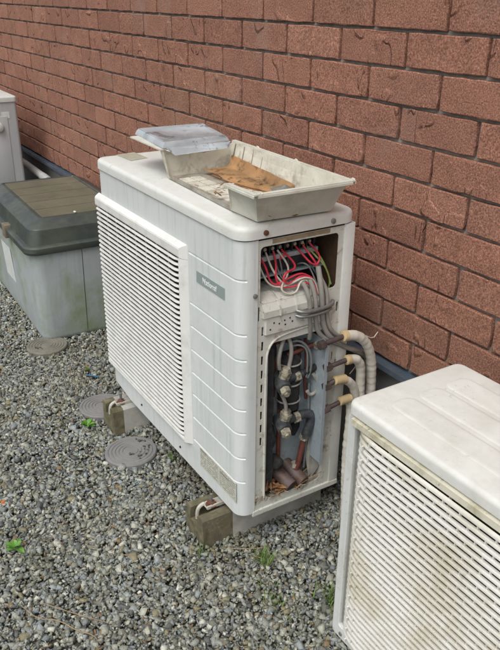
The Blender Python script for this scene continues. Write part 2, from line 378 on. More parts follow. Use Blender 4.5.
# ---- brick wall
WY, BH, BW, Z0 = .486, .083255, .24333, 1.1531
wall = thing('brick_wall', 'red brown brick house wall in running bond behind the machines', 'wall', (0, WY, GZ))
b = B(); b.box(-8, 3.2, WY+.0125, WY+.25, .318, 3.0); b.obj('mortar_bed', 'mortar', wall)
b = B(); b.box(-8, 3.2, WY+.012, WY+.25, -.6, .316); b.obj('foundation', 'foundation', wall)
b = B()
b.prism([(-8, WY+.02, .3155), (-8, WY-.022, .311), (-8, WY-.024, .298), (-8, WY-.016, .294), (-8, WY-.010, .303), (-8, WY+.02, .306)], (11.2, 0, 0))
b.obj('flashing', 'flashing', wall)
def brick_mesh(seed):
    rd = random.Random(seed); bm = bmesh.new(); hw, hh = BW/2-.0045, BH/2-.0038
    per = []
    nx, nz = 9, 3
    for k in range(nx): per.append((-hw+2*hw*k/nx, -hh))
    for k in range(nz): per.append((hw, -hh+2*hh*k/nz))
    for k in range(nx): per.append((hw-2*hw*k/nx, hh))
    for k in range(nz): per.append((-hw, hh-2*hh*k/nz))
    rings = [[], [], []]
    for i, (x, z) in enumerate(per):
        jx = rd.uniform(-.0014, .0012); jz = rd.uniform(-.0016, .0008)
        corner = abs(abs(x)-hw) < 1e-6 and abs(abs(z)-hh) < 1e-6
        k = .982 if corner else 1
        rings[0].append(bm.verts.new((x*k+jx*.4, .019, z*k+jz*.4)))
        rings[1].append(bm.verts.new((x*k+jx, .0012+rd.uniform(0, .001), z*k+jz)))
        rings[2].append(bm.verts.new(((x-math.copysign(.0022, x)+jx), rd.uniform(-.0006, .0004), (z-math.copysign(.0022, z)+jz))))
    n = len(per)
    for a, c in ((0, 1), (1, 2)):
        for i in range(n): bm.faces.new([rings[a][i], rings[a][(i+1) % n], rings[c][(i+1) % n], rings[c][i]])
    bm.faces.new(rings[2])
    bmesh.ops.recalc_face_normals(bm, faces=bm.faces)
    me = bpy.data.meshes.new('brick'); bm.to_mesh(me); bm.free(); me.materials.append(M['brick']); return me
bms = [brick_mesh(i) for i in range(14)]
far = []
nb = 0
for row in range(-8, 10):
    off = .0575 if row % 2 else .0575+BW/2
    zc = Z0-(row+.5)*BH
    for k in range(-22, 8):
        xc = off+k*BW+BW/2
        if xc > 1.75: continue
        vis = row >= -2 and xc < .62 and xc > -4.35
        if vis and row == -2 and xc < -2.6: vis = False
        if vis and row >= 5 and -1.0 < xc < -.35: vis = False      # hidden behind the middle machine
        tilt = random.uniform(-.0018, .0014)
        if vis:
            o = bpy.data.objects.new('brick', random.choice(bms)); C.objects.link(o); o.parent = wall
            o.location = (xc, tilt, zc-GZ); nb += 1
        else: far.append((xc, WY+tilt, zc))
bm = bmesh.new()
for x, y, z in far:
    me = random.choice(bms); n0 = len(bm.verts); bm.from_mesh(me); bm.verts.ensure_lookup_table()
    bmesh.ops.translate(bm, vec=(x, y, z), verts=bm.verts[n0:])
me = bpy.data.meshes.new('outer_bricks'); bm.to_mesh(me); bm.free()
tag(link('outer_bricks', me, 'brick', wall), kind='stuff')
print('bricks', nb, len(far))

# ================================================================== MIDDLE OUTDOOR UNIT
UX, UD, UH = -.8435, .3182, .74
ac = thing('outdoor_unit', 'large white outdoor air conditioner unit with open side and exposed wires, tray on top', 'air conditioner', (UX/2, UD/2, 0), 'outdoor air conditioner units along the wall')
# front panel: one bent sheet with pressed grooves
rad = .032
path = [(UX, UD), (UX, .20), (UX, rad)]
for k in range(1, 8): a = PI+PI/2*k/8; path.append((UX+rad+rad*math.cos(a), rad+rad*math.sin(a)))
path += [(UX+rad, 0), (-.70, 0), (-.5, 0), (-.30, 0), (-.2435, 0), (-.2405, 0), (-.15, 0), (-.06, 0), (-rad, 0)]
for k in range(1, 8): a = -PI/2+PI/2*k/8; path.append((-rad+rad*math.cos(a), rad+rad*math.sin(a)))
path += [(0, rad), (0, .046), (-.006, .046)]
gz = [.105, .1775, .250, .3165, .3835, .4515, .5165, .650]
zs = [0, .006, .02, .04]
for g in gz: zs += [g-.0032, g-.0012, g+.0012, g+.0032]
zs += [.70, .741]
bm = bmesh.new(); grid = []
for z in zs:
    row = []
    for i, (x, y) in enumerate(path):
        nx = ny = 0
        zz = z
        if z < .035 and x < UX+rad+.001: zz = z+(.035-z)*(.8 if x < UX+rad*.5 else .45)*(1-z/.035)
        dpt = 0
        if any(abs(z-g) < .002 for g in gz) and -.2406 <= x and y < rad*.8 and (x < -.004): dpt = .0032
        if dpt:
            if y <= 0: ny = dpt
            else:
                a = math.atan2(y-rad, x+rad); nx, ny = -dpt*math.cos(a), -dpt*math.sin(a)
        row.append(bm.verts.new((x+nx, y+ny, zz)))
    grid.append(row)
for a, c in zip(grid, grid[1:]):
    for i in range(len(path)-1): bm.faces.new([a[i], a[i+1], c[i+1], c[i]])
bmesh.ops.recalc_face_normals(bm, faces=bm.faces)
me = bpy.data.meshes.new('front_panel'); bm.to_mesh(me); bm.free()
link('front_panel', me, 'panel', ac, 35)
b = B(); b.box(UX+.003, -.15, .05, UD-.002, .012, .74); b.box(UX+.02, -.01, .02, UD-.004, -.004, .014); b.obj('inner_casing', 'grime', ac)
b = B(); b.box(UX+.01, -.002, UD-.003, UD, .008, .741); b.obj('back_panel', 'white', ac)
# lid
b = B(); b.loft([rr(UX-.0015, .0025, -.0035, UD+.002, .034, .7435)]+slab(UX-.003, .004, -.005, UD+.003, .7445, .7735, .036, .012)); lid = b.obj('top_lid', 'whitetop', ac, 40)
b = B(); b.loft([rr(UX+.003, -.003, .003, UD-.003, .031, .738), rr(UX+.003, -.003, .003, UD-.003, .031, .7436)]); b.obj('lid_gasket', 'hole', ac)
b = B(); b.prism([(-.838, .064, .7742), (-.848, .128, .7742), (-.752, .130, .7742), (-.738, .070, .7742)], (0, 0, .0004)); b.obj('sticker', 'patch', lid)
# grille
b = B(); vis = [(0.001, .667), (-.011, .659), (-.0155, .653), (-.0155, .631), (-.012, .628), (.001, .628)]
b.loft([[Vector((-.837, y, z)) for y, z in vis], [Vector((-.2485+min(y, 0)*1.36, y, z)) for y, z in vis]])
b.prism([(-.277, .001, .084), (-.277, -.012, .084), (-.2755, -.0145, .084), (-.2700, -.015, .084), (-.2485, .001, .084)], (0, 0, .5432))
b.box(-.837, -.2705, -.0145, .001, .084, .0925, .002)
bmesh.ops.bevel(b.bm, geom=[e for e in b.bm.edges if e.calc_length() > .3], offset=.0015, segments=2, affect='EDGES')
b.obj('grille_frame', 'slat', ac, 30)
b = B(); b.box(-.832, -.272, -.002, -.0006, .092, .628); b.obj('grille_shade_sheet', 'black', ac)  # black sheet painting in the darkness of the fan opening behind the slats
def slat_mesh(path, sec, name='slat', mat='slat'):
    bm = bmesh.new(); rings = []
    P = [Vector((x, y, 0)) for x, y in path]
    for i, p in enumerate(P):
        d = (P[min(i+1, len(P)-1)]-P[max(i-1, 0)]).normalized(); nrm = Vector((-d.y, d.x, 0))   # points +y for d=+x
        rings.append([bm.verts.new(p+nrm*a+Vector((0, 0, c))) for a, c in sec])
    for a, c in zip(rings, rings[1:]):
        n = len(a)
        for i in range(n): bm.faces.new([a[i], a[(i+1) % n], c[(i+1) % n], c[i]])
    bm.faces.new(rings[0]); bm.faces.new(rings[-1])
    bmesh.ops.recalc_face_normals(bm, faces=bm.faces)
    me = bpy.data.meshes.new(name); bm.to_mesh(me); bm.free(); me.materials.append(M[mat])
    me.shade_smooth(); me.set_sharp_from_angle(angle=R(50)); return me
sec = [(-.0034, -.0014), (-.0026, .0018), (.0020, .0034), (.0036, .0026), (.0036, -.0018), (-.0014, -.0033)]
sm = slat_mesh([(-.8355, -.001), (-.837, -.006), (-.834, -.011), (-.827, -.0132), (-.5, -.0132), (-.306, -.0132), (-.297, -.0124), (-.289, -.0098), (-.283, -.006), (-.278, -.002)], sec)
n = 36; p0, p1 = .1015, .6200
for i in range(n):
    o = bpy.data.objects.new('slat', sm); C.objects.link(o); o.location = (0, 0, p0+(p1-p0)*i/(n-1)); adopt(o, ac)
b = B()
for x in (-.77, -.70, -.63, -.56, -.49, -.42, -.35): b.box(x-.0008, x+.0008, -.006, -.003, .093, .628)
b.obj('grille_rib', 'slat', ac)
# badge
b = B(); b.box(-.2035, -.067, -.0016, .0005, .5855, .6155, .0006, 1); bad = b.obj('badge', 'badge', ac)
me = text_mesh('National', .0195); me.transform(Matrix.Translation((-.1720, -.0019, .5940)) @ MXZ); link('lettering', me, 'letter', bad)
# rating plate with faded print
b = B(); b.box(-.207, -.016, -.0008, .0005, .040, .1005); rp = b.obj('rating_label', 'rating', ac)
b = B(); rd = random.Random(5)
for cx0, cx1, nl in ((-.204, -.172, 9), (-.168, -.142, 8), (-.139, -.108, 10), (-.098, -.020, 9)):
    for k in range(nl):
        z = .096-k*(.053/nl); x = cx0
        while x < cx1-.002:
            w = rd.uniform(.0018, .006)
            if rd.random() < .8: b.box(x, min(x+w, cx1), -.0011, -.0008, z-.0017, z)
            x += w+.0011
b.box(-.205, -.170, -.0013, -.0008, .094, .0975); b.box(-.098, -.05, -.0013, -.0008, .087, .090)
b.obj('faded_print', 'ink', rp)

# side opening ------------------------------------------------
outer = rect2(.0455, UD-.001, .002, .741)
holes = [rect2(.0545, .2715, .586, .7225, .010), rect2(.080, .262, .026, .480, .022)]
for k in range(9): holes.append(rect2(.0605, .0655, .505-.038*k, .528-.038*k))
holes += [rect2(.050, .0545, .018, .040), rect2(.277, .282, .52, .545), rect2(.272, .275, .385, .41), rect2(.283, .287, .36, .385), rect2(.287, .292, .02, .045), rect2(.259, .2625, .53, .55), rect2(.235, .239, .505, .52), rect2(.050, .0535, .545, .58)]
sp = plate_yz('side_frame', outer, holes, -.0035, .0016, 'dirtyw', ac)
b = B(); b.box(-.03, .0006, .2875, UD-.0005, .004, .741, .0025); b.obj('corner_post', 'whitetop', ac, 30)
b = B(); b.box(-.0036, -.0026, .085, .245, .7265, .7365); b.obj('stained_recess', 'patchstain', ac)
# pressed lip round the lower opening
lp = [(-.0025, y, z) for y, z in [(.076, .03), (.074, .2), (.074, .44), (.080, .468), (.094, .486), (.115, .494), (.16, .499), (.24, .503)]]
b = B(); b.tube(lp, .0028, 8, 2); b.obj('pressed_rib', 'dirtyw', ac, 60)
b = B()
for q in [(-.14, .05, .304, .004, .741)]:
    x, y0, y1, z0, z1 = q
    b.face([(x, y0, z0), (x, y1, z0), (x, y1, z1), (x, y0, z1)])
    b.face([(x, y0, z0), (-.005, y0, z0), (-.005, y0, z1), (x, y0, z1)])
    b.face([(x, y0, z1), (-.005, y0, z1), (-.005, y1, z1), (x, y1, z1)])
b.obj('compartment_liner', 'rubber', ac)
b = B(); b.box(-.139, -.006, .2725, .276, .49, .74); b.obj('inner_wall', 'brownin', ac)
b = B(); b.box(-.139, -.006, .051, .272, .49, .496); b.obj('divider', 'grime', ac)
b = B(); b.box(-.139, -.004, .050, .304, .010, .026); b.obj('base_pan', 'grime', ac)
b = B(); b.box(-.139, -.004, .263, .266, .026, .49); b.obj('side_liner', 'dirtyw', ac)
# lower sill of the base
b = B(); b.box(-.02, .0015, .040, UD, -.012, .004, .002); b.obj('base_sill', 'dirtyw', ac)
# screws and rusty plugs on the lid and panel
for (y, z, m) in ((.062, .757, 'rust'), (.246, .756, 'screw')):
    b = B(); b.tube([(.003, y, z), (.0075, y, z), (.0085, y, z)], [.0062, .0062, .004], 12); b.obj('screw', m, ac, 40)
b = B(); b.tube([(-.001, .0385, .612), (.004, .0385, .612), (.005, .0385, .612)], [.0055, .0055, .0035], 12); b.obj('screw', 'screw', ac, 40)
for (x, z) in ((-.60, .03), (-.33, .028)):
    b = B(); b.tube([(x, .001, z), (x, -.003, z)], [.004, .003], 10); b.obj('screw', 'hole', ac, 40)
# upper compartment: terminal block
b = B(); b.box(-.11, -.062, .060, .252, .683, .716, .002, 1); b.box(-.11, -.050, .062, .246, .640, .668, .002, 1)
for k in range(9): b.box(-.063, -.050, .066+k*.021, .0685+k*.021, .668, .708)
tb = b.obj('terminal_block', 'terminal', ac)
b = B(); b.box(-.061, -.046, .064, .246, .669, .6805, .001, 1); b.obj('marking_strip', 'strip', tb)
b = B(); b.box(-.10, -.045, .060, .262, .630, .6345); b.obj('metal_rail', 'galv', tb)
for k in range(8):
    y = .077+k*.021
    b = B(); b.tube([(-.063, y, .695), (-.052, y, .695)], .0045, 8); b.obj('terminal_screw', 'brass', tb, 40)
for y, m in ((.0765, 'red'), (.141, 'red')):
    b = B(); b.box(-.056, -.044, y-.006, y+.006, .668, .679); b.obj('terminal_tab', m, tb)
# cable duct cover
b = B(); b.prism([(-.10, .060, .598), (-.034, .060, .601), (-.006, .060, .589), (.006, .060, .568), (.006, .060, .552), (-.004, .060, .552), (-.10, .060, .585)], (0, .172, 0))
for y in (.104, .150): b.prism([(-.09, y, .6025), (-.034, y, .6045), (-.0045, y, .5915), (.0085, y, .569), (.0085, y, .552), (.0, y, .552), (-.09, y, .59)], (0, .004, 0))
b.obj('duct_cover', 'dirtyw', ac)
b = B(); b.box(-.012, .003, .066, .235, .505, .551, .003, 1); b.obj('cable_bracket', 'dirtyw', ac)
b = B()
for (y, z) in ((.09, .535), (.105, .53), (.12, .535), (.122, .524), (.135, .538), (.142, .528), (.08, .52)): b.box(.0028, .0038, y-.0018, y+.0018, z-.0018, z+.0018)
b.obj('punched_hole', 'hole', ac)

wires = {
 'red': [[(-.05, .0765, .690), (-.03, .088, .66), (-.025, .091, .634), (-.02, .104, .618), (-.02, .12, .621), (-.02, .148, .629), (-.02, .174, .634), (-.02, .193, .628), (-.012, .215, .612), (-.006, .219, .585)],
         [(-.05, .141, .690), (-.03, .167, .658), (-.022, .162, .646), (-.014, .136, .648), (-.010, .123, .642), (-.008, .121, .631), (-.010, .132, .618), (-.012, .152, .62), (-.012, .17, .631), (-.010, .193, .625), (-.006, .21, .609), (0, .212, .58)],
         [(-.05, .182, .690), (-.028, .199, .662), (-.02, .215, .646), (-.02, .23, .650), (-.025, .236, .668), (-.05, .222, .692)],
         [(-.05, .203, .690), (-.03, .212, .668), (-.02, .222, .650), (-.008, .226, .625), (0, .222, .60)]],
 'whitew': [[(-.05, .130, .690), (-.03, .150, .655), (-.025, .144, .631), (-.015, .121, .617), (-.008, .117, .604), (-.004, .136, .594), (-.004, .157, .596), (-.008, .167, .617), (-.012, .185, .620), (-.006, .198, .606), (0, .196, .58)],
            [(-.05, .070, .690), (-.032, .081, .639), (-.024, .097, .616), (-.016, .123, .610), (-.010, .148, .619), (-.008, .178, .628), (-.008, .205, .618), (-.002, .214, .60), (.002, .216, .58)]],
 'greyw': [[(-.055, .1325, .69), (-.04, .137, .65), (-.035, .136, .628), (-.025, .15, .616)], [(-.05, .118, .69), (-.04, .12, .66), (-.03, .128, .63), (-.02, .14, .618)],
           [(-.06, .19, .64), (-.03, .192, .655), (-.02, .203, .645), (-.006, .213, .61)]],
 'greenw': [[(-.06, .212, .69), (-.03, .232, .659), (-.02, .249, .640), (-.015, .264, .60), (-.02, .262, .575)], [(-.06, .235, .68), (-.03, .245, .655), (-.02, .256, .625), (-.015, .266, .59)]],
 'whitew2': [[(-.05, .098, .690), (-.034, .104, .655), (-.022, .118, .628), (-.014, .140, .606), (-.010, .175, .612), (-.006, .205, .60), (0, .212, .575)]],
 'redw2': [[(-.05, .119, .690), (-.034, .118, .66), (-.024, .108, .635), (-.016, .118, .612), (-.012, .150, .606), (-.008, .185, .617), (-.002, .21, .59)]],
 'darkw': [[(-.06, .20, .68), (-.03, .21, .65), (-.01, .222, .62), (0, .226, .60)], [(-.06, .217, .68), (-.03, .226, .65), (-.012, .236, .62), (-.002, .232, .60)], [(-.05, .16, .68), (-.04, .155, .65), (-.04, .165, .63)]],
}
for m, lst in wires.items():
    for w in lst:
        m = m.replace('redw2', 'red').replace('whitew2', 'whitew')
        b = B(); b.tube(w, .0025 if m != 'greyw' else .0020, 6, 2); b.obj('wire', m, ac, 60)
cables = [([(-.004, .172, .618), (.007, .179, .598), (.011, .187, .565), (.006, .190, .533), (.0, .199, .491), (-.012, .206, .46)], .0058),
          ([(-.004, .193, .620), (.008, .198, .596), (.012, .2035, .558), (.007, .2065, .526), (.003, .218, .484), (.001, .240, .458), (.004, .275, .436), (.004, .330, .405), (-.01, .40, .36), (-.03, .44, .28), (-.03, .44, GZ)], .0058),
          ([(-.006, .217, .648), (.008, .2165, .610), (.012, .221, .565), (.007, .226, .532), (.003, .238, .487), (.003, .262, .452), (.006, .309, .416), (.0, .36, .392), (-.02, .42, .35), (-.05, .452, .27), (-.05, .452, GZ)], .0068),
          ([(.0, .222, .62), (.009, .235, .59), (.012, .237, .555), (.008, .24, .53), (.006, .250, .49), (.006, .272, .462), (.0, .32, .432), (-.03, .40, .40), (-.07, .455, .35), (-.07, .455, GZ)], .0052)]
for p, rd_ in cables:
    b = B(); b.tube(p, rd_, 8, 2); b.obj('cable', 'cable', ac, 60)
b = B(); b.tube([(.006, .152, .553), (.018, .160, .551), (.020, .20, .549), (.020, .246, .553), (.006, .258, .556)], .0050, 8, 1)
b.tube([(.006, .150, .541), (.018, .158, .539), (.020, .20, .537), (.020, .24, .541), (.006, .252, .546)], .0040, 8, 1); b.obj('cable_clamp', 'screw', ac, 60)

# lower compartment: galvanised bracket, valves, pipes
b = B(); b.prism([(-.062, .112, .060), (-.062, .112, .445), (-.062, .146, .462), (-.062, .236, .460), (-.062, .236, .060)], (.002, 0, 0))
b.prism([(-.062, .234, .100), (-.062, .234, .460), (.028, .234, .4585), (.028, .234, .100)], (0, .0022, 0))
b.prism([(.028, .2265, .102), (.028, .2265, .4565), (.028, .2362, .4585), (.028, .2362, .100)], (.0018, 0, 0))
b.prism([(-.030, .088, .462), (-.030, .088, .482), (-.030, .128, .486), (-.030, .128, .466)], (.002, 0, 0))
gb = b.obj('mounting_bracket', 'galv', ac)
b = B()
for (y, z) in ((.160, .452), (.185, .452), (.212, .450)): b.tube([(-.0605, y, z), (-.0590, y, z)], .004, 8)
b.obj('bracket_hole', 'hole', gb)
b = B(); rd = random.Random(9); ring = []
prof = [(.0835, .03), (.0835, .458), (.092, .464), (.100, .459), (.106, .452), (.106, .34), (.109, .30), (.105, .24), (.108, .18), (.112, .10), (.105, .03)]
b.prism([(-.050, y, z) for y, z in prof], (.034, 0, 0)); b.obj('foam_strip', 'rubber', ac)
b = B(); b.tube([(-.045, .172, .26), (-.045, .172, .405), (-.045, .172, .415)], [.028, .028, .02], 18); b.obj('accumulator', 'rubber', ac, 50)
for z in (.392, .335, .285):
    b = B(); b.tube([(-.045+.031*math.cos(R(a)), .172+.031*math.sin(R(a)), z) for a in range(-110, 111, 20)], .0022, 6); b.obj('strap', 'cable', ac, 60)
for (y, z, r_, m_) in ((.118, .430, .012, 'rubber'), (.112, .30, .011, 'valve'), (.188, .315, .013, 'rubber'), (.196, .20, .014, 'rubber'), (.122, .175, .013, 'valve')):
    b = B(); b.tube([(-.055, y, z-.035), (-.045, y+.004, z), (-.055, y+.002, z+.035)], [r_*.8, r_, r_*.85], 10, 1); b.obj('pipe_wrap', m_, ac, 60)
def valve(y, z):
    v = bpy.data.objects.new('service_valve', None); C.objects.link(v); v.location = (-.02, y, z); v.empty_display_size = .02; adopt(v, ac)
    b = B(); b.tube([(-.045, y+.004, z+.006), (-.018, y, z), (.002, y-.004, z-.006)], [.016, .0200, .0185], 14)
    b.tube([(-.022, y+.004, z+.004), (-.022, y+.035, z+.008), (-.024, y+.070, z+.008)], [.013, .0115, .010], 12)
    b.tube([(-.022, y, z-.008), (-.022, y+.004, z-.03)], [.010, .007], 10); b.obj('valve_body', 'valve', v, 40)
    b = B(); b.tube([(.001, y-.004, z-.006), (.014, y-.008, z-.010), (.016, y-.0085, z-.0105)], [.0135, .0135, .010], 6); b.tube([(.015, y-.008, z-.010), (.021, y-.010, z-.012)], .0062, 10); b.obj('valve_nut', 'brass', v, 30)
    b = B(); b.tube([(-.018, y+.004, z+.008), (-.016, y+.007, z+.024), (-.0155, y+.0075, z+.025)], [.014, .014, .0155], 12)
    b.tube([(-.0155, y+.0075, z+.0255), (-.014, y+.009, z+.034)], .0155, 6); b.tube([(-.014, y+.009, z+.034), (-.0135, y+.0095, z+.043)], [.0125, .011], 6); b.obj('valve_cap', 'brass', v, 30)
    return v
valve(.132, .352); valve(.138, .230)
for y, z0_, z1_ in ((.150, .06, .30), (.128, .30, .44), (.205, .24, .44)):
    b = B(); b.tube([(-.05, y, z0_), (-.05, y, z1_)], .006, 8); b.obj('copper_pipe', 'copper', ac, 60)
def pipe(name, p, rd_, m, s=2, n=10): 
    b = B(); b.tube(p, rd_, n, s); return b.obj(name, m, ac, 60)
pipe('suction_elbow', [(-.024, .195, .236), (-.02, .222, .236), (-.018, .235, .222), (-.018, .222, .19), (-.02, .213, .165)], .0125, 'valve')
pipe('liquid_elbow', [(-.024, .185, .360), (-.02, .212, .363), (-.018, .24, .372), (-.015, .252, .376)], .0085, 'rubber')
pipe('copper_pipe', [(-.022, .214, .172), (-.022, .206, .13), (-.022, .196, .08), (-.03, .19, .05)], .0078, 'copper')
pipe('copper_pipe', [(-.045, .238, .445), (-.04, .240, .35), (-.04, .240, .24), (-.04, .228, .12), (-.05, .22, .04)], .0042, 'copper')
pipe('copper_pipe', [(-.035, .158, .415), (-.03, .18, .422), (-.028, .215, .428), (-.02, .252, .436)], .0062, 'copper')
pipe('copper_pipe', [(-.04, .215, .445), (-.04, .222, .39), (-.036, .216, .33), (-.04, .226, .27)], .0042, 'copper')
pipe('copper_pipe', [(-.04, .125, .455), (-.045, .165, .45), (-.045, .20, .44)], .0035, 'copper')
pipe('capillary_tube', [(-.03, .150, .48), (-.018, .133, .472), (-.014, .121, .446), (-.014, .118, .418), (-.018, .124, .395)], .0052, 'cable')
pipe('capillary_tube', [(-.03, .146, .483), (-.016, .152, .466), (-.014, .157, .432), (-.018, .152, .392)], .0052, 'cable')
pipe('capillary_tube', [(-.03, .155, .45), (-.018, .17, .462), (-.014, .194, .450), (-.012, .214, .418), (-.012, .218, .375), (-.018, .212, .345)], .0032, 'greyw')
pipe('capillary_tube', [(-.03, .16, .44), (-.018, .18, .448), (-.014, .203, .432), (-.014, .207, .39), (-.016, .206, .35)], .0026, 'greyw')
pipe('capillary_tube', [(-.016, .130, .325), (-.012, .138, .305), (-.012, .144, .285), (-.016, .146, .262)], .0050, 'cable')
pipe('capillary_tube', [(-.016, .226, .355), (-.012, .240, .33), (-.012, .238, .30), (-.018, .222, .29), (-.02, .214, .305)], .0048, 'cable')
pipe('capillary_tube', [(-.02, .236, .245), (-.012, .246, .225), (-.012, .244, .19), (-.02, .232, .175)], .0044, 'cable')
pipe('capillary_tube', [(-.03, .226, .32), (-.028, .228, .2), (-.03, .222, .06)], .0034, 'greyw')
for (a, c) in (((-.078, .135, .080), (.004, .157, .046)), ((-.078, .182, .072), (.000, .200, .040))):
    a, c = Vector(a), Vector(c); d = (c-a).normalized()
    b = B(); b.tube([a, c, c+d*.002], [.0185, .0185, .0175], 18); pc = b.obj('pipe_stub', 'capcopper', ac, 40)
    b = B(); b.tube([c+d*.0005, c+d*.0028], .0160, 18); b.obj('stub_end', 'capend', pc)
pipe('rubber_plug', [(-.045, .125, .115), (-.02, .130, .108), (-.012, .131, .104)], [.017, .019, .012], 'rubber', 0, 12)
b = B(); b.prism([(-.03, .226, .10), (-.026, .235, .17), (-.022, .262, .125), (-.018, .264, .08), (-.02, .232, .03)], (.0008, 0, 0)); b.prism([(-.02, .238, .02), (-.016, .240, .15), (-.012, .256, .13), (-.012, .258, .06)], (.0008, 0, 0)); b.obj('loose_flap', 'cable', ac)
for (a, c, rd_) in (((-.020, .172, .358), (-.019, .186, .359), .0135), ((-.020, .176, .236), (-.019, .190, .2365), .0150), ((-.022, .2135, .172), (-.022, .210, .158), .0120), ((-.014, .228, .432), (-.016, .240, .434), .0105), ((-.03, .194, .085), (-.03, .193, .072), .0115)):
    b = B(); b.tube([a, c], rd_, 6); b.obj('flare_nut', 'brass', ac, 30)
# flare pipes through the side and insulated hoses
DX, DY, DZ = .034, -.029, .021
rods = [((-.03, .225, .428), (-.01, .243, .433), (-.01, .318, .4405), .0068), ((-.01, .252, .362), (-.01, .266, .365), (-.01, .330, .3705), .0062),
        ((-.01, .252, .305), (-.01, .266, .311), (-.01, .300, .322), .0066), ((-.01, .252, .240), (-.01, .268, .243), (-.01, .322, .2515), .0062)]
for a, c, e, rd_ in rods:
    a, c, e = [(q[0]+DX, q[1]+DY, q[2]+DZ) for q in (a, c, e)]; a = (c[0], .236, c[2]-.001)
    pipe('flare_pipe', [a, c, e], rd_, 'rod', 0)
    pipe('flare_nut', [(c[0], c[1]-.004, c[2]), (c[0], c[1]+.012, c[2]+.001)], rd_+.0055, 'rod', 0, 6)
hoses = [([(-.01, .312, .441), (-.01, .352, .436), (-.01, .390, .406), (-.01, .409, .364), (-.01, .417, .323), (-.01, .422, .244), (-.005, .424, .08), (0, .426, GZ-.01)], .0128),
         ([(-.01, .328, .370), (-.01, .360, .367), (-.01, .378, .343), (-.01, .381, .306), (-.01, .384, .249), (0, .388, .08), (.01, .39, GZ-.01)], .0118),
         ([(-.01, .294, .321), (-.01, .326, .316), (-.01, .352, .296), (-.01, .366, .268), (-.008, .372, .22), (0, .365, .08), (.02, .36, GZ-.01)], .0112),
         ([(-.01, .316, .2535), (-.01, .340, .2525), (-.008, .352, .235), (-.004, .350, .19), (0, .342, .08), (.02, .338, GZ-.01)], .0108)]
for i, (p, rd_) in enumerate(hoses):
    p = [(q[0]+DX*w, q[1]+DY*w, q[2]+DZ*w) for q, w in zip(p, (1, 1, .9, .8, .7, .5, .3, .1))]
    q = [Vector(w) for w in p]
    for _ in range(3): q = [q[0]]+[w for a, c in zip(q, q[1:]) for w in (a.lerp(c, .25), a.lerp(c, .75))]+[q[-1]]
    d_, qq, acc = 0, [q[0]], 0
    for a, c in zip(q, q[1:]):
        m_ = max(1, int((c-a).length/.003))
        for j in range(m_): qq.append(a.lerp(c, (j+1)/m_))
    rads, L_ = [], 0
    for j, w in enumerate(qq):
        if j: L_ += (w-qq[j-1]).length
        rads.append(rd_*(1.0+.085*(((L_+.004*i) % .021)/.021)-.03))
    b = B(); b.tube(qq, rads, 14, 0)
    for v in b.bm.verts:
        k = noise.noise(v.co*Vector((38, 38, 60)))*.0012; v.co.x += k; v.co.y += k
    hs_ = b.obj('insulated_hose', 'foam', ac, 80)
    a, c = Vector(p[0]), Vector(p[1]); d = (c-a).normalized()
    b = B(); b.tube([a-d*.002, a, a+d*(.012 if i < 2 else .035)], [rd_*.8, rd_+.0010, rd_+.0014], 14); b.obj('hose_end', 'foamend', hs_, 40)
pipe('cable_tie', [(.004, .37, .435), (.006, .40, .418), (.0, .42, .43)], .0014, 'whitew', 1, 6)
pipe('cable_tie', [(.0, .335, .33), (.004, .352, .352), (.002, .362, .375)], .0012, 'whitew', 1, 6)
# feet: channel, bolt and nut on the two blocks
for x in (-.113, -.730):
    ft = bpy.data.objects.new('foot_bracket', None); C.objects.link(ft); ft.location = (x, 0, -.02); ft.empty_display_size = .02; adopt(ft, ac)
    b = B(); b.box(x-.017, x+.017, -.040, .30, -.0225, -.0195, .001, 1)
    b.tube([(x-.010, -.036, -.019), (x-.010, -.052, -.024), (x-.010, -.058, -.040), (x-.010, -.058, -.060)], .0055, 8, 2); b.box(x+.012, x+.017, -.042, .30, -.021, -.012, .001, 1); b.obj('channel', 'footm', ft)
    b = B(); b.tube([(x+.004, -.022, -.021), (x+.004, -.022, .016)], .0042, 10); b.obj('bolt', 'screw', ft, 40)
    b = B(); b.tube([(x+.004, -.022, -.019), (x+.004, -.022, -.009)], .0115, 6); b.tube([(x+.004, -.022, -.0195), (x+.004, -.022, -.0175)], .016, 14); b.obj('nut', 'rust', ft, 30)
# debris caught in the base pan
b = B(); rd = random.Random(21)
for k in range(90):
    y = rd.uniform(.082, .20); x = rd.uniform(-.05, .0); z = .027+rd.uniform(0, .05)*max(0, 1-(y-.08)/.10); a = rd.uniform(0, 6.3); l_ = rd.uniform(.006, .018); w = l_*.4
    d = Vector((math.cos(a), math.sin(a), rd.uniform(-.7, .7))).normalized()*l_; e = d.cross(Vector((rd.uniform(-1, 1), rd.uniform(-1, 1), 1))).normalized()*w; p = Vector((x, y, z))
    b.face([p-d, p+e, p+d, p-e])
tag(b.obj('leaf_litter', pmat('orange_dry_litter', (.30, .15, .06), .85, .5, 80, bump=.2)), 'dry orange leaf litter heaped in the base of the open machine', 'leaf litter', kind='stuff')
b = B(); rd = random.Random(22)
for k in range(16):
    p = Vector((rd.uniform(-.03, .008), rd.uniform(.07, .20), .03)); q = p+Vector((rd.uniform(-.02, .02), rd.uniform(-.06, .08), rd.uniform(-.008, .03))); b.tube([p, p.lerp(q, .5)+Vector((0, 0, rd.uniform(0, .01))), q], .0011, 4)
tag(b.obj('straw_litter', 'twig'), 'thin dry straws caught below the copper pipe stubs', 'straw', kind='stuff')

